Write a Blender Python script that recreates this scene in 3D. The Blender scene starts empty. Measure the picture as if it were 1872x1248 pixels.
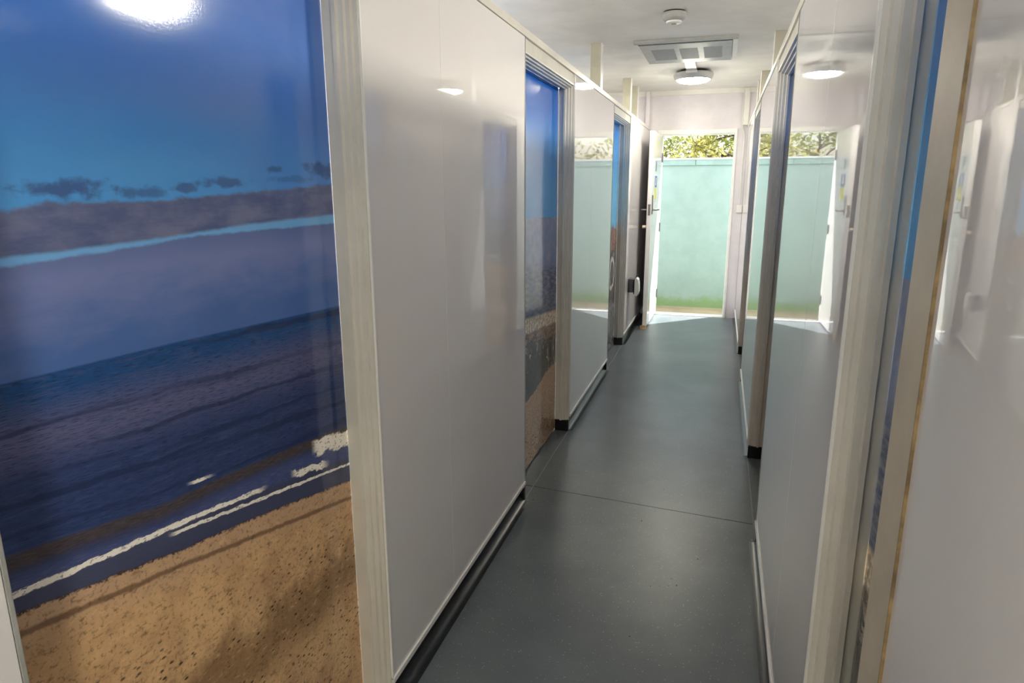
import bpy, bmesh, math, random
import numpy as np
from mathutils import Vector, Matrix

random.seed(7)
scene = bpy.context.scene
COL = scene.collection

# ------------------------------------------------------------------ camera
F_PX, W_PX = 1217.6, 1872.0
YAW, PITCH, ROLL = math.radians(17.15), math.radians(13.1), math.radians(0.21)
fw = Vector((-math.sin(YAW) * math.cos(PITCH), math.cos(YAW) * math.cos(PITCH), -math.sin(PITCH)))
rt = Vector((math.cos(YAW), math.sin(YAW), 0.0))
dn = fw.cross(rt)
r2 = rt * math.cos(ROLL) + dn * math.sin(ROLL)
d2 = -rt * math.sin(ROLL) + dn * math.cos(ROLL)
cam_data = bpy.data.cameras.new('camera')
cam_data.sensor_width = 36.0
cam_data.lens = 36.0 * F_PX / W_PX
cam_data.clip_start = 0.02
cam_data.clip_end = 400
cam = bpy.data.objects.new('camera', cam_data)
COL.objects.link(cam)
mw = Matrix(((r2.x, -d2.x, -fw.x, 0.0), (r2.y, -d2.y, -fw.y, 0.0), (r2.z, -d2.z, -fw.z, 1.45), (0, 0, 0, 1)))
cam.matrix_world = mw
scene.camera = cam

# ------------------------------------------------------------------ world, sun, exposure
SKY_STRENGTH = 0.33
SUN_STRENGTH = 14.0
LAMP_POWER = 100.0
EXPOSURE = 0.35
sun_dir = Vector((-0.726, -0.687, -1.6)).normalized()
world = bpy.data.worlds.new('world')
scene.world = world
world.use_nodes = True
wn = world.node_tree
wn.nodes.clear()
sky = wn.nodes.new('ShaderNodeTexSky')
sky.sky_type = 'NISHITA'
sky.sun_disc = False
sky.sun_elevation = math.radians(58)
sky.sun_rotation = math.atan2(0.726, 0.687)
sky.dust_density = 3.0
sky.air_density = 1.0
bg = wn.nodes.new('ShaderNodeBackground')
bg.inputs['Strength'].default_value = SKY_STRENGTH
wo = wn.nodes.new('ShaderNodeOutputWorld')
wn.links.new(sky.outputs[0], bg.inputs[0])
wn.links.new(bg.outputs[0], wo.inputs[0])
sd = bpy.data.lights.new('sun', 'SUN')
sd.energy = SUN_STRENGTH
sd.angle = math.radians(0.6)
sd.color = (1.0, 0.96, 0.88)
sun = bpy.data.objects.new('sun', sd)
COL.objects.link(sun)
sun.rotation_euler = sun_dir.to_track_quat('-Z', 'Y').to_euler()
sun.location = (6, 14, 12)
vs = scene.view_settings
vs.view_transform = 'Standard'
vs.look = 'None'
vs.gamma = 1.0
vs.exposure = EXPOSURE
vs.use_curve_mapping = False
scene.cycles.max_bounces = 7
scene.cycles.diffuse_bounces = 4
scene.cycles.glossy_bounces = 4
scene.cycles.transmission_bounces = 4
scene.cycles.transparent_max_bounces = 4
scene.cycles.caustics_reflective = False
scene.cycles.caustics_refractive = False
scene.cycles.use_adaptive_sampling = True
scene.cycles.adaptive_threshold = 0.05
scene.cycles.adaptive_min_samples = 16


# ------------------------------------------------------------------ node helpers
def s2l(c):
    out = []
    for v in c:
        v = v / 255.0
        out.append(v / 12.92 if v <= 0.04045 else ((v + 0.055) / 1.055) ** 2.4)
    return out


class Graph:
    """Small expression builder on top of shader math nodes."""

    def __init__(self, name):
        self.mat = bpy.data.materials.new(name)
        self.mat.use_nodes = True
        self.nt = self.mat.node_tree
        self.nt.nodes.clear()
        self.out = self.nt.nodes.new('ShaderNodeOutputMaterial')
        self.bsdf = self.nt.nodes.new('ShaderNodeBsdfPrincipled')
        self.nt.links.new(self.bsdf.outputs[0], self.out.inputs[0])
        self._co = None

    def put(self, sock, v):
        if isinstance(v, Ex):
            self.nt.links.new(v.s, sock)
        elif isinstance(v, bpy.types.NodeSocket):
            self.nt.links.new(v, sock)
        else:
            sock.default_value = v

    def math(self, op, *a, clamp=False):
        n = self.nt.nodes.new('ShaderNodeMath')
        n.operation = op
        n.use_clamp = clamp
        for i, v in enumerate(a):
            self.put(n.inputs[i], v)
        return Ex(self, n.outputs[0])

    def coords(self):
        if self._co is None:
            t = self.nt.nodes.new('ShaderNodeTexCoord')
            sp = self.nt.nodes.new('ShaderNodeSeparateXYZ')
            self.nt.links.new(t.outputs['Object'], sp.inputs[0])
            self._co = (Ex(self, sp.outputs[0]), Ex(self, sp.outputs[1]), Ex(self, sp.outputs[2]))
            self.vec = t.outputs['Object']
        return self._co

    def xyz(self, x, y, z):
        n = self.nt.nodes.new('ShaderNodeCombineXYZ')
        for i, v in enumerate((x, y, z)):
            self.put(n.inputs[i], v)
        return n.outputs[0]

    def noise(self, vec, scale=1.0, detail=3.0, rough=0.55, dist=0.0):
        n = self.nt.nodes.new('ShaderNodeTexNoise')
        self.nt.links.new(vec, n.inputs['Vector'])
        n.inputs['Scale'].default_value = scale
        n.inputs['Detail'].default_value = detail
        n.inputs['Roughness'].default_value = rough
        n.inputs['Distortion'].default_value = dist
        return Ex(self, n.outputs[0])

    def voro(self, vec, scale=1.0, feature='F1', rnd=1.0):
        n = self.nt.nodes.new('ShaderNodeTexVoronoi')
        n.feature = feature
        self.nt.links.new(vec, n.inputs['Vector'])
        n.inputs['Scale'].default_value = scale
        n.inputs['Randomness'].default_value = rnd
        return Ex(self, n.outputs['Distance'])

    def curve(self, x, pts):
        """piecewise-linear function through pts"""
        x0, x1 = pts[0][0], pts[-1][0]
        y0 = min(p[1] for p in pts)
        y1 = max(p[1] for p in pts) + 1e-6
        n = self.nt.nodes.new('ShaderNodeFloatCurve')
        c = n.mapping.curves[0]
        for i, p in enumerate(pts):
            px, py = (p[0] - x0) / (x1 - x0), (p[1] - y0) / (y1 - y0)
            if i == 0:
                c.points[0].location = (px, py)
            elif i == len(pts) - 1:
                c.points[-1].location = (px, py)
            else:
                c.points.new(px, py)
        for p in c.points:
            p.handle_type = 'VECTOR'
        n.mapping.update()
        self.put(n.inputs['Value'], (x - x0) * (1.0 / (x1 - x0)))
        return Ex(self, n.outputs[0]) * (y1 - y0) + y0

    def step(self, a, b, x):
        """smooth 0..1 as x goes a..b"""
        n = self.nt.nodes.new('ShaderNodeMapRange')
        n.interpolation_type = 'SMOOTHSTEP'
        self.put(n.inputs['Value'], x)
        self.put(n.inputs['From Min'], a)
        self.put(n.inputs['From Max'], b)
        return Ex(self, n.outputs[0])

    def mix(self, a, b, fac):
        n = self.nt.nodes.new('ShaderNodeMix')
        n.data_type = 'RGBA'
        self.put(n.inputs[0], fac)
        for sock, v in ((n.inputs[6], a), (n.inputs[7], b)):
            if isinstance(v, (tuple, list)):
                sock.default_value = (*s2l(v), 1.0)
            else:
                self.put(sock, v)
        return n.outputs[2]

    def bump(self, h, strength=0.1, distance=0.01):
        n = self.nt.nodes.new('ShaderNodeBump')
        n.inputs['Strength'].default_value = strength
        n.inputs['Distance'].default_value = distance
        self.put(n.inputs['Height'], h)
        self.nt.links.new(n.outputs[0], self.bsdf.inputs['Normal'])

    def set(self, **k):
        for key, v in k.items():
            s = self.bsdf.inputs[key.replace('_', ' ')]
            if isinstance(v, (tuple, list)):
                s.default_value = (*s2l(v), 1.0)
            else:
                self.put(s, v)
        return self.mat


class Ex:
    def __init__(self, g, s):
        self.g, self.s = g, s

    def __add__(self, o): return self.g.math('ADD', self, o)
    def __radd__(self, o): return self.g.math('ADD', o, self)
    def __sub__(self, o): return self.g.math('SUBTRACT', self, o)
    def __rsub__(self, o): return self.g.math('SUBTRACT', o, self)
    def __mul__(self, o): return self.g.math('MULTIPLY', self, o)
    def __rmul__(self, o): return self.g.math('MULTIPLY', o, self)
    def __truediv__(self, o): return self.g.math('DIVIDE', self, o)
    def __neg__(self): return self.g.math('MULTIPLY', self, -1.0)
    def abs(self): return self.g.math('ABSOLUTE', self)
    def max(self, o): return self.g.math('MAXIMUM', self, o)
    def min(self, o): return self.g.math('MINIMUM', self, o)
    def sqrt(self): return self.g.math('SQRT', self)
    def sat(self): return self.g.math('ADD', self, 0.0, clamp=True)


def plain(name, col, rough=0.5, metal=0.0, grain=0.0, gscale=40.0, bump=0.0, spec=0.5, emit=None, estr=0.0, ior=1.5):
    g = Graph(name)
    g.coords()
    if grain > 0:
        n = g.noise(g.vec, gscale, 4.0, 0.6)
        dark = tuple(max(0, c * (1 - grain)) for c in col)
        lite = tuple(min(255, c * (1 + grain * 0.6)) for c in col)
        g.set(Base_Color=g.mix(dark, lite, g.step(0.3, 0.7, n)))
        if bump > 0:
            g.bump(n, bump, 0.002)
    else:
        g.set(Base_Color=col)
    g.set(Roughness=rough, Metallic=metal, IOR=ior)
    g.bsdf.inputs['Specular IOR Level'].default_value = spec
    if emit:
        g.set(Emission_Color=emit, Emission_Strength=estr)
    return g.mat


# ------------------------------------------------------------------ materials
M = {}
PRINT_GAIN = 1.5     # ink density of the printed murals


def panel_mat():
    g = Graph('gloss_white_laminate')
    g.coords()
    n = g.noise(g.vec, 2.2, 0.0, 0.4)
    g.bump(n, 0.06, 0.004)
    return g.set(Base_Color=(236, 234, 236), Roughness=0.018, IOR=1.56)


def vinyl_mat():
    g = Graph('grey_safety_vinyl')
    x, y, z = g.coords()
    big = g.noise(g.vec, 1.6, 4.0, 0.6)
    fine = g.noise(g.vec, 260.0, 2.0, 0.6)
    col = g.mix((86, 95, 102), (106, 115, 121), g.step(0.3, 0.7, big))
    col = g.mix(col, (66, 73, 79), g.step(0.52, 0.75, fine) * 0.6)
    # pale quartz flecks
    v = g.voro(g.vec, 95.0)
    pick = g.noise(g.vec, 60.0, 0.0, 0.5)
    fleck = (1.0 - g.step(0.08, 0.17, v)) * g.step(0.51, 0.56, pick)
    col = g.mix(col, (196, 204, 208), fleck * 0.85)
    # ground-in dirt specks
    v2 = g.voro(g.vec, 11.0)
    pick2 = g.noise(g.vec, 2.3, 1.0, 0.5)
    dirt = (1.0 - g.step(0.025, 0.05, v2)) * g.step(0.58, 0.62, pick2)
    col = g.mix(col, (28, 28, 28), dirt)
    bm_ = g.noise(g.vec, 120.0, 3.0, 0.6) + g.noise(g.vec, 14.0, 2.0, 0.5) * 0.6
    g.bump(bm_, 0.14, 0.002)
    return g.set(Base_Color=col, Roughness=0.35, IOR=1.52)


def mural_finish(g, col):
    n = g.noise(g.vec, 170.0, 2.0, 0.5)
    g.bump(n, 0.055, 0.001)
    k = g.nt.nodes.new('ShaderNodeVectorMath')
    k.operation = 'SCALE'
    k.inputs['Scale'].default_value = PRINT_GAIN
    g.nt.links.new(col, k.inputs[0])
    return g.set(Base_Color=k.outputs[0], Roughness=0.10, IOR=1.45)


def mural_shore():
    """beach at dusk: blue sky, cloud banks, dark sea, foam lines, sand (local y = across, z = up)"""
    g = Graph('mural_shoreline_print')
    x, u, z = g.coords()
    q = lambda pts: g.curve(u, [(a - 0.5, b) for a, b in pts])
    wob = g.noise(g.xyz(0.0, u * 1.0, z * 2.0), 7.0, 3.0, 0.6) - 0.5
    wobf = g.noise(g.xyz(0.0, u * 1.0, z * 1.6), 26.0, 4.0, 0.65) - 0.5
    # sky
    zc = z + wob * 0.03
    sky_ = g.mix((74, 142, 205), (44, 98, 178), g.step(1.42, 1.66, zc))
    sky_ = g.mix(sky_, (18, 76, 158), g.step(1.60, 1.98, zc))
    sky_ = g.mix(sky_, (84, 118, 190), g.step(0.35, 0.9, u + wob * 0.3) * 0.55)
    col = sky_
    # small dark clouds
    def blob(col, cy, cz, ry, rz, c, a=1.0):
        du = (u - (cy - 0.5)) / ry
        dz = (z - cz) / rz
        r = (du * du + dz * dz).sqrt() + wobf * 2.2 + wob * 1.6
        return g.mix(col, c, (1.0 - g.step(0.45, 1.15, r)) * a)
    dk = (60, 92, 146)
    col = blob(col, 0.735, 1.449, 0.085, 0.017, dk)
    col = blob(col, 0.86, 1.443, 0.05, 0.011, dk, .8)
    col = blob(col, 0.95, 1.449, 0.03, 0.009, dk, .9)
    col = blob(col, 1.05, 1.459, 0.06, 0.010, dk, .9)
    col = blob(col, 1.20, 1.486, 0.036, 0.009, dk, .9)
    col = blob(col, 1.25, 1.466, 0.10, 0.008, dk, .5)
    col = blob(col, 1.41, 1.490, 0.09, 0.019, dk)
    # cloud bank 1, gap, bank 2
    t1 = q([(0.5, 1.420), (0.639, 1.422), (0.696, 1.431), (0.887, 1.429), (1.041, 1.437), (1.25, 1.447), (1.42, 1.457)]) + wobf * 0.018
    b1 = q([(0.5, 1.361), (0.629, 1.362), (0.747, 1.364), (0.901, 1.369), (1.109, 1.379), (1.412, 1.386)]) + wobf * 0.006
    t2 = q([(0.5, 1.347), (0.627, 1.350), (0.792, 1.356), (0.956, 1.366), (1.156, 1.366), (1.41, 1.365)]) + wobf * 0.010
    hz = q([(0.5, 1.203), (0.60, 1.199), (0.873, 1.190), (1.415, 1.164), (1.45, 1.162)])
    bank = g.noise(g.xyz(0.0, u * 1.0, z * 3.0), 9.0, 4.0, 0.6)
    c1 = g.mix((76, 88, 128), (104, 110, 144), g.step(0.35, 0.68, bank))
    col = g.mix(col, c1, 1.0 - g.step(t1 - 0.004, t1 + 0.004, z))
    col = g.mix(col, (106, 160, 210), 1.0 - g.step(b1 - 0.004, b1 + 0.004, z))
    c2 = g.mix((68, 98, 156), (106, 118, 168), g.step(1.20, 1.34, z + (bank - 0.5) * 0.14))
    c2 = g.mix(c2, (84, 102, 152), g.step(1.32, 1.37, z) * 0.8)
    col = g.mix(col, c2, 1.0 - g.step(t2 - 0.003, t2 + 0.003, z))
    # sea: coordinate measured down from the tilted horizon
    wl = q([(0.5, 0.975), (0.566, 0.965), (0.677, 0.945), (0.83, 0.915), (0.934, 0.909), (1.247, 0.872), (1.45, 0.845)])
    t = (hz - z) / (hz - wl)
    st = g.noise(g.xyz(0.0, u * 2.2, t * 9.0), 5.0, 4.0, 0.7)
    st2 = g.noise(g.xyz(0.0, u * 5.0, t * 30.0), 8.0, 4.0, 0.7)
    sea = g.mix((28, 70, 124), (82, 86, 124), g.step(0.06, 0.34, t + (st - 0.5) * 0.2))
    sea = g.mix(sea, (44, 60, 104), g.step(0.36, 0.62, t + (st - 0.5) * 0.3))
    sea = g.mix(sea, (62, 80, 122), g.step(0.50, 0.66, st) * 0.55)
    sea = g.mix(sea, (22, 32, 62), g.step(0.50, 0.64, st2) * 0.75)
    swell = g.noise(g.xyz(0.0, u * 0.5, t * 5.0 + wob * 0.4), 2.4, 2.0, 0.5)
    sea = g.mix(sea, (26, 38, 72), g.step(0.50, 0.66, swell) * 0.65)
    sea = g.mix(sea, (104, 112, 142), g.step(0.66, 0.80, st2) * g.step(0.3, 0.8, t) * 0.5)
    col = g.mix(col, sea, 1.0 - g.step(hz - 0.002, hz + 0.002, z))
    # the breaking wave: brown back
    wz = z - wl + wobf * 0.008
    band = g.step(-0.036, -0.012, wz) * (1.0 - g.step(-0.003, 0.005, wz))
    col = g.mix(col, g.mix((56, 50, 54), (84, 76, 78), g.step(0.4, 0.65, st2)), band * 0.95)
    # water between wave and shore
    sh = q([(0.5, 0.893), (0.566, 0.878), (0.709, 0.848), (0.852, 0.814), (1.024, 0.784), (1.422, 0.697), (1.45, 0.691)])
    low = 1.0 - g.step(-0.044, -0.018, wz)
    wat = g.mix((58, 70, 116), (86, 94, 128), g.step(0.42, 0.68, st2))
    col = g.mix(col, wat, low)
    f1 = q([(0.5, 0.920), (0.567, 0.908), (0.626, 0.899), (0.767, 0.878), (0.886, 0.861), (1.065, 0.832), (1.45, 0.76)])
    wet = 1.0 - g.step(f1 - 0.006, f1 + 0.002, z + wobf * 0.01)
    col = g.mix(col, (66, 70, 92), wet * (0.6 + st2 * 0.4))
    # foam
    fn = g.step(0.30, 0.50, g.noise(g.xyz(0.0, u * 1.0, z * 2.2), 75.0, 3.0, 0.75))

    def foam(col, line, th, a0, a1, amp, c=(236, 230, 218)):
        d = (z - line + wobf * amp * 1.8).abs()
        k = (1.0 - g.step(th * 0.55, th, d)) * g.step(a0 - 0.5, a0 - 0.47, u) * (1.0 - g.step(a1 - 0.55, a1 - 0.5, u))
        return g.mix(col, c, k * fn)
    col = foam(col, f1, 0.0060, 0.40, 1.10, 0.008)
    f2 = q([(0.5, 0.94), (0.821, 0.858), (0.952, 0.833), (1.116, 0.802), (1.419, 0.745), (1.45, 0.739)])
    col = foam(col, f2, 0.0042, 0.82, 1.7, 0.008)
    f3 = q([(0.5, 1.0), (1.177, 0.818), (1.304, 0.790), (1.45, 0.77)])
    col = foam(col, f3, 0.010, 1.17, 1.335, 0.022)
    f4 = q([(0.5, 1.0), (1.267, 0.848), (1.43, 0.815), (1.45, 0.81)])
    col = foam(col, f4, 0.023, 1.255, 1.7, 0.030)
    f5 = q([(0.5, 1.0), (0.883, 0.928), (0.925, 0.922), (1.45, 0.83)])
    col = foam(col, f5, 0.004, 0.875, 0.955, 0.006)
    # sand
    sn = g.noise(g.vec, 9.0, 4.0, 0.65)
    grain = g.noise(g.vec, 120.0, 3.0, 0.7)
    sand = g.mix((176, 140, 104), (202, 166, 122), g.step(0.30, 0.65, sn))
    sand = g.mix(sand, (178, 148, 122), g.step(-0.10, -0.01, z - sh) * 0.8)
    sand = g.mix(sand, (118, 90, 62), (1.0 - g.step(0.02, 0.12, (z - 0.52 + u * 0.06 + (sn - 0.5) * 0.22).abs())) * 0.75)
    sand = g.mix(sand, (104, 78, 54), g.step(0.52, 0.72, grain) * 0.7)
    rip = g.noise(g.xyz(0.0, u * 1.0 + z * 0.5, z * 2.4), 34.0, 4.0, 0.7)
    sand = g.mix(sand, (96, 70, 46), g.step(0.54, 0.68, rip) * 0.55)
    sand = g.mix(sand, (214, 178, 130), g.step(0.56, 0.70, 1.0 - rip) * 0.45)
    pits = g.voro(g.xyz(0.0, u * 1.0 + z * 0.4, z * 2.0), 46.0)
    pk = g.noise(g.vec, 17.0, 2.0, 0.6)
    sand = g.mix(sand, (56, 42, 32), (1.0 - g.step(0.14, 0.30, pits)) * g.step(0.42, 0.54, pk) * (1.0 - g.step(0.66, 0.80, z + u * 0.14)) * 0.9)
    dl = q([(0.5, 0.865), (0.564, 0.849), (0.704, 0.817), (0.812, 0.795), (0.942, 0.763), (1.417, 0.650), (1.45, 0.642)])
    dd = (z - dl + wobf * 0.012).abs()
    sand = g.mix(sand, (104, 78, 60), (1.0 - g.step(0.002, 0.008, dd)) * 0.8)
    # dry grass stalk shadows low on the print
    stalk = (g.noise(g.xyz(0.0, u * 16.0 - z * 7.0, z * 0.6), 2.0, 2.0, 0.5) - 0.5).abs()
    sand = g.mix(sand, (106, 80, 58), (1.0 - g.step(0.0, 0.006, stalk)) * (1.0 - g.step(0.30, 0.48, z)) * 0.6)
    col = g.mix(col, sand, 1.0 - g.step(sh - 0.002, sh + 0.002, z + wobf * 0.01))
    edge = (z - sh + wobf * 0.01).abs()
    col = g.mix(col, (70, 56, 52), (1.0 - g.step(0.0015, 0.005, edge)) * g.step(0.42, 0.6, grain))
    return mural_finish(g, col)


def mural_rocks():
    """blue sky, sea, a foam line, wooden groyne posts, a dark boulder, shingle sand"""
    g = Graph('mural_boulder_beach_print')
    x, u, z = g.coords()
    wob = g.noise(g.xyz(0.0, u * 1.0, z * 1.6), 12.0, 3.0, 0.62) - 0.5
    wobf = g.noise(g.vec, 45.0, 4.0, 0.65) - 0.5
    tilt = z + (u - 0.32) * 0.10
    col = g.mix((64, 150, 214), (20, 88, 176), g.step(1.36, 1.92, z))
    hill = 1.0 - g.step(1.296, 1.306, tilt * 0.3 + z * 0.7 + wob * 0.02)
    col = g.mix(col, g.mix((100, 124, 168), (128, 138, 170), g.step(0.2, 0.8, wob + 0.5)), hill)
    st = g.noise(g.xyz(0.0, u * 2.0, tilt * 10.0), 6.0, 3.0, 0.7)
    sea = g.mix((62, 80, 118), (112, 120, 140), g.step(0.36, 0.70, st))
    col = g.mix(col, sea, 1.0 - g.step(1.02, 1.12, tilt + wob * 0.03))
    fl = tilt + wobf * 0.03 + wob * 0.02
    foam = g.step(0.728, 0.742, fl) * (1.0 - g.step(0.800, 0.820, fl))
    low = 1.0 - g.step(0.728, 0.742, fl)
    col = g.mix(col, g.mix((110, 92, 84), (150, 124, 104), g.step(0.35, 0.65, st)), low)
    col = g.mix(col, g.mix((168, 152, 132), (232, 220, 198), g.step(0.42, 0.62, wobf + 0.5)), foam)
    # groyne posts
    pv = g.voro(g.xyz(0.0, u * 1.0, z * 0.62), 9.0, 'DISTANCE_TO_EDGE')
    pz = g.step(0.40, 0.43, z + wob * 0.06) * (1.0 - g.step(0.74, 0.80, z + u * 0.20 + wob * 0.22))
    post = g.mix((44, 44, 50), (112, 106, 100), g.step(0.45, 0.7, wobf + 0.5))
    post = g.mix(post, (190, 182, 170), (1.0 - g.step(0.02, 0.06, pv)) * g.step(0.45, 0.62, wob + 0.5))
    col = g.mix(col, post, pz)
    # sand and shingle
    sl = z + u * -0.02 + wob * 0.05 + wobf * 0.03
    sand = 1.0 - g.step(0.425, 0.44, sl + (u - 0.35).max(0.0) * 0.04)
    sn = g.noise(g.vec, 70.0, 4.0, 0.7)
    sc = g.mix((156, 126, 100), (192, 162, 130), g.step(0.35, 0.65, sn))
    pv2 = g.voro(g.vec, 60.0)
    sc = g.mix(sc, (50, 42, 40), (1.0 - g.step(0.18, 0.34, pv2)) * (1.0 - g.step(0.14, 0.34, z + wob * 0.12)) * 0.9)
    col = g.mix(col, sc, sand)
    # boulder
    du = (u - 0.36) / 0.42
    dz = (z - 0.48) / 0.10
    r = (du * du + dz * dz).sqrt() + wob * 0.35
    rock = g.mix((42, 46, 50), (96, 98, 98), g.step(0.5, 0.72, wobf + 0.5 + dz * 0.05))
    col = g.mix(col, rock, 1.0 - g.step(0.96, 1.02, r))
    return mural_finish(g, col)


def mural_cliff():
    g = Graph('mural_sea_cliff_print')
    x, u, z = g.coords()
    wob = g.noise(g.vec, 6.0, 3.0, 0.62) - 0.5
    wobf = g.noise(g.vec, 30.0, 4.0, 0.65) - 0.5
    col = g.mix((104, 178, 226), (40, 116, 196), g.step(1.25, 1.95, z))
    cl = 1.0 - g.step(1.08, 1.14, z + wob * 0.2)
    col = g.mix(col, g.mix((112, 92, 96), (160, 124, 104), g.step(0.35, 0.65, wobf + 0.5)), cl)
    lo = 1.0 - g.step(0.86, 0.92, z + wob * 0.12)
    col = g.mix(col, g.mix((52, 52, 60), (118, 120, 126), g.step(0.42, 0.6, wobf + wob + 0.5)), lo)
    arch = ((u - 0.72) * (u - 0.72) * 6.0 + (z - 0.70) * (z - 0.70) * 5.0).sqrt() + wob * 0.3
    col = g.mix(col, (214, 214, 210), (1.0 - g.step(0.03, 0.06, (arch - 0.30).abs())) * 0.8)
    base = 1.0 - g.step(0.34, 0.50, z + wob * 0.1)
    col = g.mix(col, g.mix((104, 108, 116), (136, 138, 144), g.step(0.4, 0.6, wobf + 0.5)), base)
    return mural_finish(g, col)


def boundary_mat():
    g = Graph('mint_painted_render')
    x, y, z = g.coords()
    n = g.noise(g.vec, 6.0, 5.0, 0.6)
    f = g.noise(g.vec, 60.0, 3.0, 0.6)
    col = g.mix((156, 187, 178), (165, 195, 186), g.step(0.3, 0.7, n))
    alg = 1.0 - g.step(0.02, 0.13, z + (n - 0.5) * 0.20 + (f - 0.5) * 0.12)
    col = g.mix(col, (138, 176, 112), alg * 0.85)
    g.bump(f, 0.15, 0.004)
    return g.set(Base_Color=col, Roughness=0.7)


def concrete_mat():
    g = Graph('tan_concrete')
    g.coords()
    n = g.noise(g.vec, 3.0, 6.0, 0.65)
    f = g.noise(g.vec, 60.0, 4.0, 0.7)
    col = g.mix((166, 152, 122), (200, 184, 150), g.step(0.3, 0.7, n * 0.6 + f * 0.4))
    g.bump(f, 0.3, 0.006)
    return g.set(Base_Color=col, Roughness=0.85)


def leaf_mat(name, a, b):
    g = Graph(name)
    g.coords()
    n = g.noise(g.vec, 3.0, 3.0, 0.6)
    col = g.mix(a, b, g.step(0.35, 0.65, n))
    tr = g.nt.nodes.new('ShaderNodeBsdfTranslucent')
    g.nt.links.new(col, tr.inputs[0])
    mx = g.nt.nodes.new('ShaderNodeMixShader')
    mx.inputs[0].default_value = 0.5
    g.set(Base_Color=col, Roughness=0.5)
    g.nt.links.new(g.bsdf.outputs[0], mx.inputs[1])
    g.nt.links.new(tr.outputs[0], mx.inputs[2])
    g.nt.links.new(mx.outputs[0], g.out.inputs[0])
    return g.mat


M['panel'] = panel_mat()
M['vinyl'] = vinyl_mat()
M['skirt'] = plain('dark_vinyl_skirting', (42, 46, 50), 0.30, grain=0.15, gscale=150, bump=0.05)
M['black'] = plain('black_vinyl_end', (16, 17, 18), 0.45, grain=0.2, gscale=60)
M['underlay'] = plain('floor_screed', (30, 32, 34), 0.8, grain=0.3, gscale=20)
M['upvc'] = plain('white_plastic_frame', (222, 219, 210), 0.32, grain=0.03, gscale=6)
M['trim'] = plain('white_edge_trim', (240, 240, 238), 0.30, grain=0.02, gscale=10)
M['core'] = plain('white_board_core', (206, 204, 196), 0.55, grain=0.03, gscale=8)
M['ceiling'] = plain('off_white_ceiling', (236, 235, 230), 0.75, grain=0.03, gscale=3)
M['wall'] = plain('pale_lilac_wall', (226, 222, 228), 0.55, grain=0.03, gscale=4)
M['outer'] = plain('white_exterior_board', (226, 224, 218), 0.7, grain=0.05, gscale=6)
M['post'] = plain('cream_post', (178, 175, 158), 0.5, grain=0.04, gscale=10)
M['glue'] = plain('yellowed_adhesive_edge', (150, 128, 92), 0.5, grain=0.25, gscale=30)
M['strip'] = plain('beige_cover_strip', (206, 196, 178), 0.4, grain=0.05, gscale=8)
M['grey_plastic'] = plain('grey_plastic', (168, 170, 168), 0.45, grain=0.04, gscale=12)
M['vent'] = plain('vent_shadow_grey', (148, 150, 150), 0.6, grain=0.08, gscale=60)
M['white_plastic'] = plain('white_plastic', (230, 230, 226), 0.35, grain=0.02, gscale=12)
M['dark_plastic'] = plain('dark_grey_plastic', (74, 76, 84), 0.4, grain=0.08, gscale=30)
M['gap'] = plain('black_parts_and_gap_shade', (14, 14, 16), 0.6, grain=0.1, gscale=30)  # small black parts and grit; also paints shade into narrow gaps
M['metal'] = plain('satin_steel', (150, 148, 144), 0.32, metal=1.0, grain=0.05, gscale=80)
M['wood'] = plain('raw_softwood', (214, 188, 140), 0.7, grain=0.15, gscale=30, bump=0.2)
M['leafdoor'] = plain('white_gloss_door_skin', (234, 234, 236), 0.12, grain=0.02, gscale=5)
def opal(k):
    return plain('opal_diffuser_lit', (255, 250, 225), 0.4, emit=(255, 247, 226), estr=LAMP_POWER * k)

M['mint'] = boundary_mat()
M['mintcap'] = plain('mint_coping', (158, 192, 183), 0.5, grain=0.05, gscale=6)
M['coping_top'] = plain('pale_coping_top', (226, 236, 230), 0.6, grain=0.05, gscale=8)
M['concrete'] = concrete_mat()
M['bark'] = plain('grey_bark', (96, 88, 72), 0.9, grain=0.3, gscale=20, bump=0.3)
M['leaf_y'] = leaf_mat('yellow_green_leaf', (152, 168, 46), (206, 206, 90))
M['leaf_o'] = leaf_mat('olive_leaf', (118, 124, 66), (176, 172, 100))
M['leaf_d'] = leaf_mat('deep_green_leaf', (88, 106, 52), (140, 146, 80))
M['notice_blue'] = plain('printed_blue', (40, 74, 160), 0.3, grain=0.05, gscale=20)
M['notice_yellow'] = plain('printed_yellow', (226, 222, 60), 0.3, grain=0.05, gscale=20)
M['notice_white'] = plain('printed_white', (236, 238, 240), 0.3, grain=0.02, gscale=20)
M['notice_grey'] = plain('printed_grey', (120, 132, 148), 0.3, grain=0.05, gscale=20)
M['pink'] = plain('pink_rubber', (224, 204, 190), 0.6, grain=0.05, gscale=20)
M['m_shore'] = mural_shore()
M['m_rocks'] = mural_rocks()
M['m_cliff'] = mural_cliff()


# ------------------------------------------------------------------ mesh helpers
def bx(bm, x0, x1, y0, y1, z0, z1):
    if x0 > x1: x0, x1 = x1, x0
    if y0 > y1: y0, y1 = y1, y0
    if z0 > z1: z0, z1 = z1, z0
    v = [bm.verts.new(p) for p in ((x0, y0, z0), (x1, y0, z0), (x1, y1, z0), (x0, y1, z0), (x0, y0, z1), (x1, y0, z1), (x1, y1, z1), (x0, y1, z1))]
    for f in ((3, 2, 1, 0), (4, 5, 6, 7), (0, 1, 5, 4), (1, 2, 6, 5), (2, 3, 7, 6), (3, 0, 4, 7)):
        bm.faces.new([v[i] for i in f])
    return v


def prism(bm, pts3a, pts3b):
    """solid between two matching polygons"""
    a = [bm.verts.new(p) for p in pts3a]
    b = [bm.verts.new(p) for p in pts3b]
    n = len(a)
    bm.faces.new(a[::-1])
    bm.faces.new(b)
    for i in range(n):
        j = (i + 1) % n
        bm.faces.new((a[i], a[j], b[j], b[i]))


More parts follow.
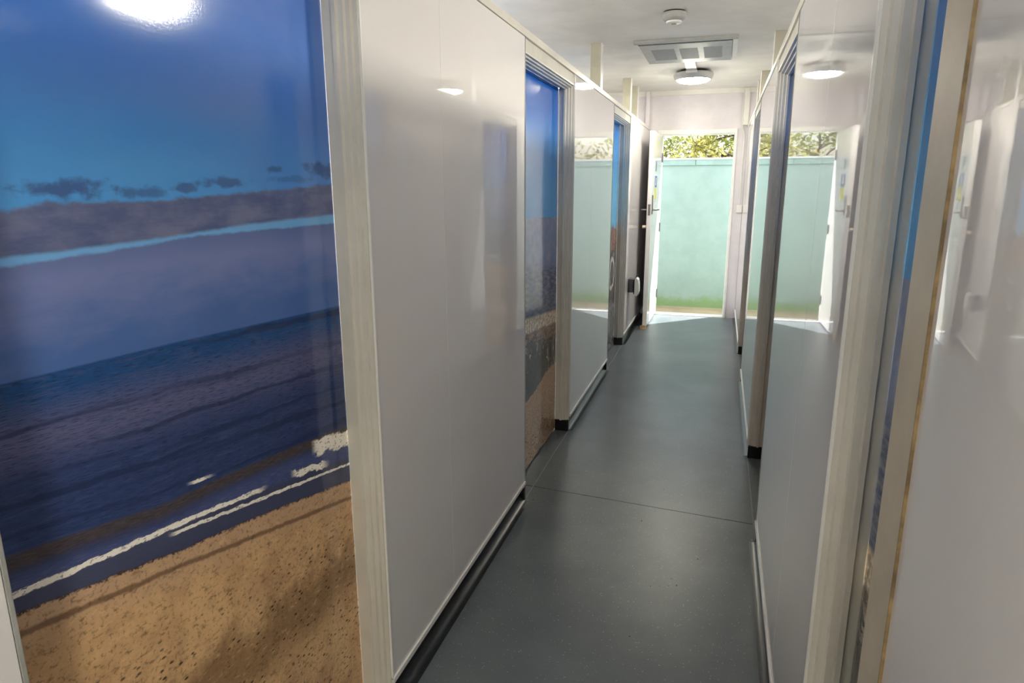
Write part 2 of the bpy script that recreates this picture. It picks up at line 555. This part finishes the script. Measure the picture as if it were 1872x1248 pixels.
def lathe(bm, prof, seg=48, c=(0, 0, 0)):
    rings = []
    for r, z in prof:
        if r < 1e-6:
            rings.append([bm.verts.new((c[0], c[1], c[2] + z))])
        else:
            rings.append([bm.verts.new((c[0] + r * math.cos(2 * math.pi * i / seg), c[1] + r * math.sin(2 * math.pi * i / seg), c[2] + z)) for i in range(seg)])
    for a, b in zip(rings, rings[1:]):
        for i in range(seg):
            j = (i + 1) % seg
            if len(a) == 1 and len(b) == 1:
                continue
            if len(a) == 1:
                bm.faces.new((a[0], b[j], b[i]))
            elif len(b) == 1:
                bm.faces.new((a[i], a[j], b[0]))
            else:
                bm.faces.new((a[i], a[j], b[j], b[i]))


def tube(bm, pts, radii, seg=8):
    pts = [Vector(p) for p in pts]
    rings = []
    for i, p in enumerate(pts):
        t = (pts[min(i + 1, len(pts) - 1)] - pts[max(i - 1, 0)]).normalized()
        up = Vector((0, 0, 1)) if abs(t.z) < 0.9 else Vector((1, 0, 0))
        a = t.cross(up).normalized()
        b = t.cross(a).normalized()
        r = radii[i] if isinstance(radii, (list, tuple)) else radii
        rings.append([bm.verts.new(p + a * r * math.cos(2 * math.pi * k / seg) + b * r * math.sin(2 * math.pi * k / seg)) for k in range(seg)])
    for A, B in zip(rings, rings[1:]):
        for k in range(seg):
            bm.faces.new((A[k], A[(k + 1) % seg], B[(k + 1) % seg], B[k]))
    bm.faces.new(rings[0][::-1])
    bm.faces.new(rings[-1])


def obj(name, bm, mat, parent=None, smooth=False, origin=None, bevel=0.0):
    bmesh.ops.recalc_face_normals(bm, faces=bm.faces[:])
    me = bpy.data.meshes.new(name)
    if origin is not None:
        bmesh.ops.translate(bm, verts=bm.verts[:], vec=-Vector(origin))
    bm.to_mesh(me)
    bm.free()
    me.materials.append(mat)
    if smooth:
        for p in me.polygons:
            p.use_smooth = True
        try:
            me.set_sharp_from_angle(angle=math.radians(40))
        except Exception:
            pass
    o = bpy.data.objects.new(name, me)
    COL.objects.link(o)
    if origin is not None:
        o.location = origin
    if bevel > 0:
        md = o.modifiers.new('bevel', 'BEVEL')
        md.width = bevel
        md.segments = 2
        md.limit_method = 'ANGLE'
    if parent is not None:
        o.parent = parent
        if parent.type == 'EMPTY' or True:
            o.matrix_parent_inverse = Matrix.Translation(parent.location).inverted() if parent.rotation_euler[:] == (0, 0, 0) else parent.matrix_basis.inverted()
    return o


def tag(o, label, cat, kind=None, group=None):
    o['label'] = label
    o['category'] = cat
    if kind: o['kind'] = kind
    if group: o['group'] = group
    return o


def thing(name, label, cat, loc=(0, 0, 0), kind=None, group=None):
    e = bpy.data.objects.new(name, None)
    e.empty_display_size = 0.1
    COL.objects.link(e)
    e.location = loc
    return tag(e, label, cat, kind, group)


def B(*args):
    bm = bmesh.new()
    bx(bm, *args)
    return bm


# ------------------------------------------------------------------ room shell
X0, X1, YB, YE, ZC = -2.4, 1.9, -3.0, 7.75, 2.445
YO = 7.87          # outer face of the end wall

floor = tag(obj('floor', B(X0, X1, YB, YO, -0.12, -0.004), M['underlay']), 'grey speckled vinyl floor running down the corridor', 'floor', 'structure')
# two vinyl sheets meeting at the cross seam
sa, sb = 2.957 - (0.844 + X0) * 0.089, 2.0
slope = (2.861 - 2.957) / (0.235 + 0.844)
ys = lambda x: 2.957 + slope * (x + 0.844)
for (lo, hi) in (('near', None), ('far', None)):
    bm = bmesh.new()
    g_ = 0.0024
    if lo == 'near':
        q = [(X0, YB), (X1, YB), (X1, ys(X1) - g_), (X0, ys(X0) - g_)]
    else:
        q = [(X0, ys(X0) + g_), (X1, ys(X1) + g_), (X1, 7.725), (X0, 7.725)]
    prism(bm, [(a, b, -0.004) for a, b in q], [(a, b, 0.0) for a, b in q])
    obj('vinyl_sheet', bm, M['vinyl'], floor)

ceiling = tag(obj('ceiling', B(X0 - .1, X1 + .1, YB - .1, YO + .02, ZC, ZC + 0.12), M['ceiling']), 'plain off-white ceiling above the corridor', 'ceiling', 'structure')
tag(obj('wall_far_left', B(X0 - .1, X0, YB, YO, -0.1, ZC), M['wall']), 'pale outer wall behind the cubicles with the large seascape door', 'wall', 'structure')
tag(obj('wall_far_right', B(X1, X1 + .1, YB, YO, -0.1, ZC), M['wall']), 'pale outer wall behind the cubicles opposite the large seascape door', 'wall', 'structure')
tag(obj('wall_back', B(X0 - .1, X1 + .1, YB - .1, YB, -0.1, ZC), M['wall']), 'pale wall closing the corridor behind the viewer', 'wall', 'structure')

# end wall with the doorway
DX0, DX1, DZ = -0.695, 0.113, 2.025
bm = bmesh.new()
bx(bm, X0, DX0, YE, YO, -0.1, ZC)
bx(bm, DX1, X1, YE, YO, -0.1, ZC)
bx(bm, DX0, DX1, YE, YO, DZ, ZC)
bx(bm, DX0, DX1, YE, YO, -0.1, -0.03)
tag(obj('wall_end', bm, M['wall']), 'pale lilac end wall around the open outside door', 'wall', 'structure')
bm = bmesh.new()
bx(bm, -2.38, 1.88, YE - 0.018, YE, ZC - 0.044, ZC)
bx(bm, -2.38, 1.88, YE - 0.024, YE, ZC - 0.050, ZC - 0.044)
tag(obj('trim_1', bm, M['ceiling']), 'white cornice strip along the top of the end wall', 'trim', 'structure')
bm = bmesh.new()
bx(bm, -0.846, -0.806, YE - 0.05, YE - 0.024, 0.0, ZC - 0.01)
tag(obj('trim_2', bm, M['wall'], bevel=0.002), 'narrow corner batten on the end wall behind the open white door', 'trim', 'structure')
bm = bmesh.new()
bx(bm, 0.165, 0.215, YE - 0.045, YE, 2.07, ZC - 0.01)
tag(obj('trim_3', bm, M['ceiling'], bevel=0.002), 'short pale corner post above the partition by the wall cable', 'trim', 'structure')

# ------------------------------------------------------------------ partitions
ZP0, ZP1, ZH, ZCAP = 0.098, 2.04, 1.985, 2.07
LEFT = dict(rec=0.086, s=-1, xp=-0.80, segs=[(YB, 0.51), (1.44, 2.79), (3.77, 5.18), (6.12, YE)], joints=[[-1.0], [1.903], [4.32], [6.95]])
RIGHT = dict(rec=0.076, s=1, xp=0.22, segs=[(YB, 0.885), (1.26, 2.70), (3.65, 5.15), (6.06, YE)], joints=[[-0.5], [1.78], [4.60], [6.9]])
JAMB = [(0.003, -0.002), (0.003, 0.004), (0.013, 0.004), (0.016, 0.011), (0.027, 0.011), (0.030, 0.017), (0.043, 0.017), (0.046, 0.023),
        (0.056, 0.023), (0.059, 0.013), (0.086, 0.013), (0.086, -0.002)]
def jamb_profile(rec):
    return [(rec if o == 0.086 else o, p) for o, p in JAMB]
COVE = [(0.085, 0.0), (0.085, 0.097), (0.030, 0.097), (0.030, 0.044)] + [(-0.012 + 0.042 * math.cos(a), 0.043 - 0.042 * math.sin(a)) for a in [math.pi / 2 * k / 8 for k in range(1, 9)]] + [(-0.020, 0.0005), (-0.020, 0.0)]


def partition(side, D, label_wall, label_base):
    s, xp = D['s'], D['xp']
    X = lambda o: xp + s * o
    segs = D['segs']
    bm = bmesh.new()
    for y0, y1 in segs:
        bx(bm, X(0.0065), X(0.086), y0, y1, 0.097, ZP1)
    for (a, b), (c, d) in zip(segs, segs[1:]):
        bx(bm, X(0.006), X(0.086), b, c, ZH, ZP1)
    wall = tag(obj('wall_' + side, bm, M['core']), label_wall, 'wall', 'structure')
    # continuous cap rail
    bm = bmesh.new()
    bx(bm, X(-0.004), X(0.09), segs[0][0], segs[-1][1], ZP1, ZCAP)
    obj('cap_rail', bm, M['upvc'], wall, bevel=0.002)
    # glossy panels, their edge trims and bottom strips
    for i, (y0, y1) in enumerate(segs):
        near_right = (side == 'right' and i == 0)
        ye = 0.785 if near_right else y1
        cuts = [y0 + 0.005] + D['joints'][i] + [ye - 0.005]
        if near_right:
            # bowed panel: its free end stands off the wall towards the viewer
            th = math.radians(4.2)
            bm = bmesh.new()
            L, t = 1.25, 0.008
            p = [(xp, ye), (xp - L * math.sin(th), ye - L * math.cos(th)), (xp - L * math.sin(th) + t, ye - L * math.cos(th)), (xp + t * 0.8, ye)]
            prism(bm, [(a, b, ZP0 + 0.006) for a, b in p], [(a, b, ZP1 - 0.003) for a, b in p])
            obj('panel', bm, M['panel'], wall)
            obj('edge_strip', B(X(-0.0035), X(0.0062), ye - 0.0005, ye + 0.0022, ZP0, ZP1), M['glue'], wall)
            obj('cover_strip', B(X(-0.001), X(0.0062), ye + 0.0022, y1, ZP0, ZP1), M['strip'], wall)
        else:
            for a, b in zip(cuts, cuts[1:]):
                obj('panel', B(X(0.0), X(0.0062), a + 0.0007, b - 0.0007, ZP0 + 0.004, ZP1 - 0.0015), M['panel'], wall, bevel=0.0006)
            for j in D['joints'][i]:
                obj('joint_strip', B(X(0.0008), X(0.004), j - 0.0007, j + 0.0007, ZP0 + 0.004, ZP1 - 0.002), M['trim'], wall)
            if y0 > YB:
                obj('edge_trim', B(X(-0.0028), X(0.0062), y0, y0 + 0.0045, ZP0, ZP1), M['trim'], wall)
            obj('edge_trim', B(X(-0.0018), X(0.0062), y1 - 0.0045, y1, ZP0, ZP1), M['grey_plastic'], wall)
            obj('bottom_trim', B(X(-0.005), X(0.0062), y0, y1, ZP0 - 0.012, ZP0 + 0.004), M['trim'], wall)
    # coved skirting
    bm = bmesh.new()
    for y0, y1 in segs:
        prism(bm, [(X(o), y0 + 0.001, z) for o, z in COVE], [(X(o), y1 - 0.001, z) for o, z in COVE])
    base = tag(obj('baseboard_' + side, bm, M['skirt'], smooth=True), label_base, 'skirting', 'structure')
    for k, (y0, y1) in enumerate(segs):
        if y0 > YB:
            obj('end_block', B(X(0.004), X(0.086), y0 - 0.020, y0 + 0.0005, 0.0, 0.068), M['black'], base)
        if k < len(segs) - 1:
            obj('end_block', B(X(0.004), X(0.086), y1 - 0.0005, y1 + 0.020, 0.0, 0.068), M['black'], base)
    return wall


wall_left = partition('left', LEFT, 'glossy white panelled cubicle partition beside the large seascape door', 'dark coved vinyl skirting under the partition with the large seascape door')
wall_right = partition('right', RIGHT, 'glossy white panelled partition opposite the large seascape door, reflecting the open doorway', 'dark coved vinyl skirting under the partition opposite the large seascape door')

for wall, D, ylist, o0 in ((wall_left, LEFT, (5.07, 6.73, 7.29), 0.09), (wall_right, RIGHT, (5.05, 6.69, 7.25), 0.052)):
    X = lambda o: D['xp'] + D['s'] * o
    for y in ylist:
        p = obj('ceiling_post', B(X(o0), X(o0 + 0.075), y, y + 0.075, ZCAP, ZC), M['post'], wall, bevel=0.002)
        obj('edge_strip', B(X(o0 - 0.004), X(o0 + 0.0), y - 0.001, y + 0.076, ZCAP, ZC), M['trim'], wall)  # white strip paints in the lit corridor side of the post


def cubicle_door(n, D, k, mural, label):
    s, xp = D['s'], D['xp']
    X = lambda o: xp + s * o
    y0, y1 = D['segs'][k][1], D['segs'][k + 1][0]
    rec = D['rec']
    JP = jamb_profile(rec)
    root = thing('door_%d' % n, label, 'door', (X(rec), y0, 0.0), 'structure')
    bm = bmesh.new()
    bx(bm, X(rec + 0.002), X(rec + 0.040), y0 + 0.010, y1 - 0.010, 0.008, ZH - 0.010)
    lf = obj('door_leaf', bm, mural, root, origin=(X(rec + 0.002), y0, 0.0), bevel=0.0015)
    for yy, sg in ((y1, -1), (y0, 1)):
        bm = bmesh.new()
        prism(bm, [(X(o), yy + sg * p, 0.066) for o, p in JP], [(X(o), yy + sg * p, ZH) for o, p in JP])
        obj('jamb', bm, M['upvc'], root)
    bm = bmesh.new()
    prism(bm, [(X(o), y0, ZH - p) for o, p in JP], [(X(o), y1, ZH - p) for o, p in JP])
    obj('head', bm, M['upvc'], root)
    obj('threshold_weld', B(X(0.002), X(0.006), y0 + 0.02, y1 - 0.02, 0.0002, 0.0010), M['vent'], root)
    return root


cubicle_door(1, LEFT, 0, M['m_shore'], 'large cubicle door printed with a seascape of clouds, dark sea and sand')
cubicle_door(2, LEFT, 1, M['m_rocks'], 'cubicle door printed with bright blue sky, surf and a dark boulder')
cubicle_door(3, LEFT, 2, M['m_cliff'], 'narrow glimpse of printed blue door just before the open outside door')
cubicle_door(4, RIGHT, 0, M['m_rocks'], 'sliver of printed blue beach door beside the beige cover strip')
cubicle_door(5, RIGHT, 1, M['m_shore'], 'recessed cubicle door in shade behind the dark grey jamb')
cubicle_door(6, RIGHT, 2, M['m_shore'], 'recessed cubicle door opposite the small grey wall box')

# ------------------------------------------------------------------ outside door
FR0, FR1, FT = -0.705, 0.118, 2.038
root = thing('door_7', 'open white outside door in its frame at the end of the corridor', 'door', (-0.65, 7.74, 0.0), 'structure')
def frame_piece(name, *b):
    return obj(name, B(*b), M['trim'], root, bevel=0.003)
frame_piece('frame_post', DX0, -0.655, 7.745, 7.86, -0.02, DZ)
frame_piece('frame_post', 0.089, DX1, 7.745, 7.86, -0.02, DZ)
frame_piece('frame_head', -0.655, 0.089, 7.745, 7.86, 1.985, DZ)
frame_piece('architrave', FR0, -0.662, 7.733, 7.745, 0.0, FT)
frame_piece('architrave', 0.094, FR1, 7.733, 7.745, 0.0, FT)
frame_piece('architrave', -0.662, 0.094, 7.733, 7.745, 1.992, FT)
frame_piece('threshold', -0.655, 0.089, 7.728, 7.87, -0.02, 0.012)
obj('lock_keep', B(0.0865, 0.0895, 7.765, 7.80, 1.13, 1.21), M['metal'], root)
# leaf, swung inwards
HX, HY = -0.652, 7.735
ang = math.radians(1.2)
def LP(t, d, z):      # t along the leaf from the hinge, d thickness direction (0 = face to corridor)
    return (HX - t * math.sin(ang) - d * math.cos(ang), HY - t * math.cos(ang) + d * math.sin(ang), z)
def lbox(t0, t1, d0, d1, z0, z1):
    bm = bmesh.new()
    prism(bm, [LP(t0, d0, z0), LP(t1, d0, z0), LP(t1, d1, z0), LP(t0, d1, z0)], [LP(t0, d0, z1), LP(t1, d0, z1), LP(t1, d1, z1), LP(t0, d1, z1)])
    return bm
leaf = obj('door_leaf', lbox(0.0, 0.80, 0.0, 0.044, 0.022, 1.978), M['leafdoor'], root, bevel=0.002)
hd = obj('handle', lbox(0.722, 0.764, -0.008, 0.0, 1.17, 1.36), M['metal'], root, bevel=0.002)
bm = bmesh.new()
tube(bm, [LP(0.743, -0.006, 1.215), LP(0.743, -0.052, 1.215), LP(0.735, -0.060, 1.215), LP(0.63, -0.060, 1.213)], 0.009, 10)
obj('lever', bm, M['metal'], hd, smooth=True)
hd2 = obj('handle', lbox(0.722, 0.764, 0.044, 0.052, 1.17, 1.36), M['metal'], root, bevel=0.002)
bm = bmesh.new()
tube(bm, [LP(0.743, 0.050, 1.215), LP(0.743, 0.096, 1.215), LP(0.735, 0.104, 1.215), LP(0.63, 0.104, 1.213)], 0.009, 10)
obj('lever', bm, M['metal'], hd2, smooth=True)
obj('latch_plate', lbox(0.7995, 0.802, 0.010, 0.034, 1.16, 1.27), M['metal'], root)
for z in (0.25, 1.0, 1.75):
    bm = bmesh.new()
    tube(bm, [LP(-0.004, -0.006, z - 0.05), LP(-0.004, -0.006, z + 0.05)], 0.007, 10)
    obj('hinge', bm, M['metal'], root, smooth=True)
# bolt knob on the far side of the leaf
bm = bmesh.new()
tube(bm, [LP(0.775, 0.044, 1.045), LP(0.775, 0.085, 1.045)], 0.016, 12)
obj('bolt_knob', bm, M['pink'], root, smooth=True)

# notices on the leaf
nt_ = thing('door_notice', 'small blue and yellow notice stuck on the open white door', 'notice', LP(0.55, -0.002, 1.30))
obj('backing', lbox(0.42, 0.64, -0.0025, -0.0004, 1.30, 1.56), M['notice_white'], nt_)
obj('blue_block', lbox(0.43, 0.63, -0.0032, -0.0026, 1.435, 1.55), M['notice_blue'], nt_)
obj('yellow_block', lbox(0.43, 0.63, -0.0032, -0.0026, 1.31, 1.43), M['notice_yellow'], nt_)
obj('white_symbol', lbox(0.50, 0.56, -0.0038, -0.0033, 1.455, 1.53), M['notice_white'], nt_)
s_ = obj('door_sign', lbox(0.49, 0.57, -0.003, -0.0004, 1.60, 1.70), M['notice_grey'])
tag(s_, 'small grey plate above the blue and yellow notice', 'sign')

# door wedge under the leaf
bm = bmesh.new()
w0 = LP(0.86, 0.03, 0.0)
prism(bm, [(w0[0] - .028, w0[1] - .02, 0), (w0[0] + .028, w0[1] - .02, 0), (w0[0] + .028, w0[1] + .10, 0), (w0[0] - .028, w0[1] + .10, 0)],
      [(w0[0] - .028, w0[1] - .02, 0.045), (w0[0] + .028, w0[1] - .02, 0.045), (w0[0] + .028, w0[1] + .10, 0.006), (w0[0] - .028, w0[1] + .10, 0.006)])
tag(obj('door_wedge', bm, M['wood'], origin=(w0[0], w0[1], 0), bevel=0.002), 'raw wooden wedge holding the white outside door open', 'door wedge')

# small wall box on the last panel
bxr = thing('wall_box', 'small dark grey wall box with a pale flap low on the last panel', 'wall box', (-0.80, 6.33, 0.46))
obj('box_body', B(-0.800, -0.748, 6.33, 6.45, 0.462, 0.590), M['dark_plastic'], bxr, bevel=0.006)
obj('gasket', B(-0.748, -0.738, 6.335, 6.445, 0.448, 0.588), M['gap'], bxr, bevel=0.002)
bm = bmesh.new()
pr = [(-0.738, 0.440), (-0.738, 0.592), (-0.722, 0.600), (-0.706, 0.585), (-0.698, 0.54), (-0.698, 0.47), (-0.706, 0.440), (-0.715, 0.430)]
prism(bm, [(a, 6.332, b) for a, b in pr], [(a, 6.448, b) for a, b in pr])
obj('flap', bm, M['white_plastic'], bxr, bevel=0.003)
bm = bmesh.new()
tube(bm, [(-0.738, 6.36, 0.592), (-0.725, 6.37, 0.615), (-0.712, 6.38, 0.632)], 0.003, 6)
obj('flap_stay', bm, M['gap'], bxr, smooth=True)

# cable and switch on the end wall
bm = bmesh.new()
tube(bm, [(0.158, 7.722, 2.40), (0.158, 7.722, 2.12), (0.165, 7.735, 2.05), (0.185, 7.742, 2.0), (0.190, 7.742, 1.9), (0.186, 7.742, 1.60), (0.188, 7.742, 1.24)], 0.006, 8)
tag(obj('wall_cable', bm, M['white_plastic'], smooth=True), 'thin white cable running down the end wall to a switch', 'cable')
sw = thing('wall_switch', 'small white switch box on the end wall beside the doorway', 'switch', (0.188, 7.75, 1.19))
obj('back_box', B(0.158, 0.216, 7.728, 7.75, 1.165, 1.245), M['white_plastic'], sw, bevel=0.003)
obj('rocker', B(0.180, 0.194, 7.724, 7.729, 1.19, 1.22), M['white_plastic'], sw, bevel=0.002)

# ------------------------------------------------------------------ ceiling fixtures
sm = thing('smoke_detector', 'round white smoke detector on the ceiling ahead of the ceiling vent unit', 'smoke detector', (-0.334, 4.335, ZC))
SC = (-0.334, 4.335, ZC)
bm = bmesh.new(); lathe(bm, [(0, 0), (0.062, 0), (0.062, -0.008), (0, -0.008)], 48, SC)
obj('gap_shade_base', bm, M['gap'], sm, smooth=True)  # black colour stands in for shade in the gap above the body
bm = bmesh.new(); lathe(bm, [(0, -0.008), (0.068, -0.008), (0.070, -0.012), (0.070, -0.030), (0.066, -0.034), (0.066, -0.040), (0.052, -0.052), (0.044, -0.054), (0, -0.054)], 48, SC)
obj('body', bm, M['grey_plastic'], sm, smooth=True)
bm = bmesh.new(); lathe(bm, [(0, -0.052), (0.046, -0.052), (0.043, -0.062), (0.036, -0.066), (0, -0.067)], 40, SC)
obj('sensor_cap', bm, M['white_plastic'], sm, smooth=True)
bm = bmesh.new(); lathe(bm, [(0, -0.066), (0.016, -0.066), (0.015, -0.069), (0, -0.0695)], 24, SC)
obj('test_button', bm, M['vent'], sm, smooth=True)

ac = thing('ceiling_vent_unit', 'flat grey ceiling vent unit with perforated grilles and white surround', 'vent', (-0.32, 5.5, ZC))
bm = bmesh.new()
bx(bm, -0.665, 0.040, 5.08, 5.14, ZC - 0.020, ZC)
obj('front_rail', bm, M['grey_plastic'], ac, bevel=0.002)
bm = bmesh.new()
bx(bm, -0.665, -0.635, 5.14, 5.95, ZC - 0.006, ZC)
bx(bm, 0.005, 0.040, 5.14, 5.95, ZC - 0.012, ZC)
bx(bm, -0.635, 0.005, 5.90, 5.95, ZC - 0.006, ZC)
obj('surround', bm, M['white_plastic'], ac, bevel=0.002)
pl = obj('grille_panel', B(-0.635, 0.003, 5.15, 5.90, ZC - 0.026, ZC - 0.002), M['grey_plastic'], ac, bevel=0.003)
obj('shadow_gap', B(-0.640, 0.005, 5.142, 5.150, ZC - 0.022, ZC), M['gap'], ac)  # black strip paints the shade between rail and grille panel
def slots(x0, x1, y0, y1):
    bm = bmesh.new()
    n = 22
    for i in range(n):
        a = y0 + (y1 - y0) * i / n
        bx(bm, x0, x1, a, a + (y1 - y0) / n * 0.55, ZC - 0.0265, ZC - 0.0255)
    return bm
for a, b in ((-0.565, -0.40), (-0.365, -0.235), (-0.195, -0.065)):
    g_ = obj('vent_grille', slots(a, b, 5.32, 5.76), M['vent'], pl)
# trunking from the vent to the lamp
tr = thing('cable_trunking', 'short grey cable trunking between the vent unit and the ceiling lamp', 'trunking', (-0.32, 6.1, ZC))
obj('channel', B(-0.362, -0.274, 5.902, 6.34, ZC - 0.022, ZC), M['grey_plastic'], tr, bevel=0.002)
obj('end_clip', B(-0.366, -0.270, 6.325, 6.35, ZC - 0.040, ZC - 0.020), M['white_plastic'], tr, bevel=0.002)


def bulkhead(x, y, k, label):
    r = thing('ceiling_lamp', label, 'ceiling lamp', (x, y, ZC), None, 'round bulkhead lamps on the ceiling')
    c = (x, y, ZC)
    bm = bmesh.new(); lathe(bm, [(0, 0), (0.12, 0), (0.12, -0.022), (0, -0.022)], 40, c)
    obj('gap_shade_spacer', bm, M['gap'], r, smooth=True)  # black colour stands in for shade between housing and ceiling
    bm = bmesh.new(); lathe(bm, [(0, -0.022), (0.168, -0.022), (0.174, -0.030), (0.170, -0.058), (0.155, -0.076), (0.146, -0.078), (0.146, -0.070), (0, -0.070)], 64, c)
    obj('housing', bm, M['grey_plastic'], r, smooth=True)
    bm = bmesh.new(); lathe(bm, [(0, -0.070), (0.145, -0.070), (0.144, -0.080), (0.120, -0.096), (0.07, -0.106), (0, -0.109)], 64, c)
    obj('diffuser', bm, opal(k), r, smooth=True)
    return r


bulkhead(-0.308, 6.50, .8, 'lit round bulkhead lamp hanging under the corridor ceiling behind the vent unit')
bulkhead(1.05, 2.95, 3.7, 'lit round lamp over the cubicle opposite the boulder print door, seen only in reflections')
bulkhead(1.05, 6.47, 1.0, 'lit round lamp over the last cubicle opposite the grey wall box')
bulkhead(-1.65, 2.95, 3.6, 'lit round lamp over the cubicle behind the boulder print door')
bulkhead(-1.65, 6.47, 1.0, 'lit round lamp over the cubicle behind the grey wall box')
bulkhead(0.12, -0.90, 1.7, 'added unseen round lamp on the corridor ceiling behind the viewer')  # added lamp, placed to brighten the left jambs from behind
bulkhead(1.05, -0.55, 1.4, 'added unseen round lamp over the cubicle beside the viewer, across from the large seascape door')  # added out of view to brighten the near part of the corridor
bulkhead(-1.65, -0.55, 0.6, 'added unseen round lamp over the cubicle just behind the large seascape door')  # extra unseen lamp, lifts the light at the near end

# ------------------------------------------------------------------ outdoors
tag(obj('ground', B(-14, 14, 7.87, 30, -0.2, -0.035), M['concrete']), 'tan concrete strip outside the door below the mint wall', 'ground', 'structure')
bw = tag(obj('wall_outside', B(-9, 9, 8.56, 8.68, -0.05, 1.690), M['mint']), 'mint green boundary wall with algae along its foot outside the door', 'wall', 'structure')
for a, b in ((-9, -3.2), (-3.195, -0.325), (-0.320, 2.6), (2.605, 9)):
    obj('coping', B(a, b, 8.535, 8.70, 1.690, 1.752), M['mintcap'], bw, bevel=0.003)
    obj('coping_lip', B(a, b, 8.525, 8.71, 1.752, 1.774), M['coping_top'], bw, bevel=0.003)


def leaves(bm, centres, n, spread, size):
    for _ in range(n):
        c = Vector(random.choice(centres))
        p = c + Vector((random.gauss(0, spread), random.gauss(0, spread), random.gauss(0, spread * 0.8)))
        a = Vector((random.gauss(0, 1), random.gauss(0, 1), random.gauss(0, 1))).normalized()
        b = a.orthogonal().normalized()
        b = (Matrix.Rotation(random.random() * 6.28, 3, a) @ b)
        s = size * random.uniform(0.6, 1.3)
        cross = a.cross(b)
        v = [bm.verts.new(p - b * s), bm.verts.new(p + cross * s * 0.45), bm.verts.new(p + b * s), bm.verts.new(p - cross * s * 0.45)]
        bm.faces.new(v)


def tree(name, label, base, height, rad, mat, nleaf, size, twist, levels=4, spread=0.16):
    root = thing(name, label, 'tree', base)
    bm = bmesh.new()
    tips = []

    def grow(p, d, L, r, lev):
        pts = [Vector(p)]
        dd = Vector(d)
        for k in range(4):
            dd = (dd + Vector((random.gauss(0, twist), random.gauss(0, twist), random.gauss(0, twist * 0.6)))).normalized()
            pts.append(pts[-1] + dd * L / 4)
        tube(bm, pts, [r * (1 - 0.11 * k) for k in range(5)], 6)
        if lev <= 1:
            tips.extend(pts[1:])
        if lev == 0:
            return
        for k in range(3 if lev > 1 else 4):
            q = pts[random.choice((2, 3, 4, 4))]
            nd = (dd + Vector((random.gauss(0, .75), random.gauss(0, .75), random.gauss(0.12, .45)))).normalized()
            grow(q, nd, L * random.uniform(.55, .8), r * 0.55, lev - 1)
    grow(base, (0, 0, 1), height * 0.42, rad, levels)
    obj('branches', bm, M['bark'], root, smooth=True)
    bm = bmesh.new()
    leaves(bm, tips, nleaf, spread, size)
    obj('foliage', bm, mat, root)['kind'] = 'stuff'
    return root


random.seed(11)
tree('bushy_tree', 'dense yellow-green bush beyond the mint wall at the hinge side of the doorway', (-1.15, 11.0, -0.05), 2.9, 0.06, M['leaf_y'], 9000, 0.05, 0.30, 4, 0.20)
tree('twiggy_tree', 'olive tree with bare curving twigs against the sky beyond the mint wall', (1.3, 12.6, -0.05), 3.6, 0.09, M['leaf_o'], 2600, 0.05, 0.42, 4, 0.12)
tree('broad_tree', 'olive tree further beyond the mint wall, its crown filling the upper doorway', (-1.2, 17.0, -0.05), 5.0, 0.11, M['leaf_d'], 5200, 0.06, 0.30, 4, 0.22)

# ------------------------------------------------------------------ crumbs of dirt on the floor
bm = bmesh.new()
random.seed(3)
spots = [(-0.10, 2.28), (-0.13, 2.27), (-0.07, 2.29), (-0.05, 2.31), (-0.09, 2.33), (-0.16, 2.26), (0.0, 2.50), (-0.25, 2.75), (-0.78, 2.80), (-0.765, 2.81), (-0.72, 4.2), (-0.35, 3.6), (-0.60, 5.9), (-0.62, 6.1), (-0.15, 6.6), (-0.45, 6.9), (0.02, 6.95), (-0.2, 1.95), (-0.18, 3.1)]
for x, y in spots:
    s = random.uniform(0.0015, 0.0035)
    v = [(x + random.uniform(-s, s) * 1.4, y + random.uniform(-s, s) * 1.4, random.uniform(0.0002, 0.003)) for _ in range(8)]
    vs_ = [bm.verts.new(q) for q in v]
    bmesh.ops.convex_hull(bm, input=vs_)
d_ = tag(obj('floor_grit', bm, M['gap']), 'tiny dark crumbs of dirt scattered on the vinyl floor', 'grit', 'stuff')
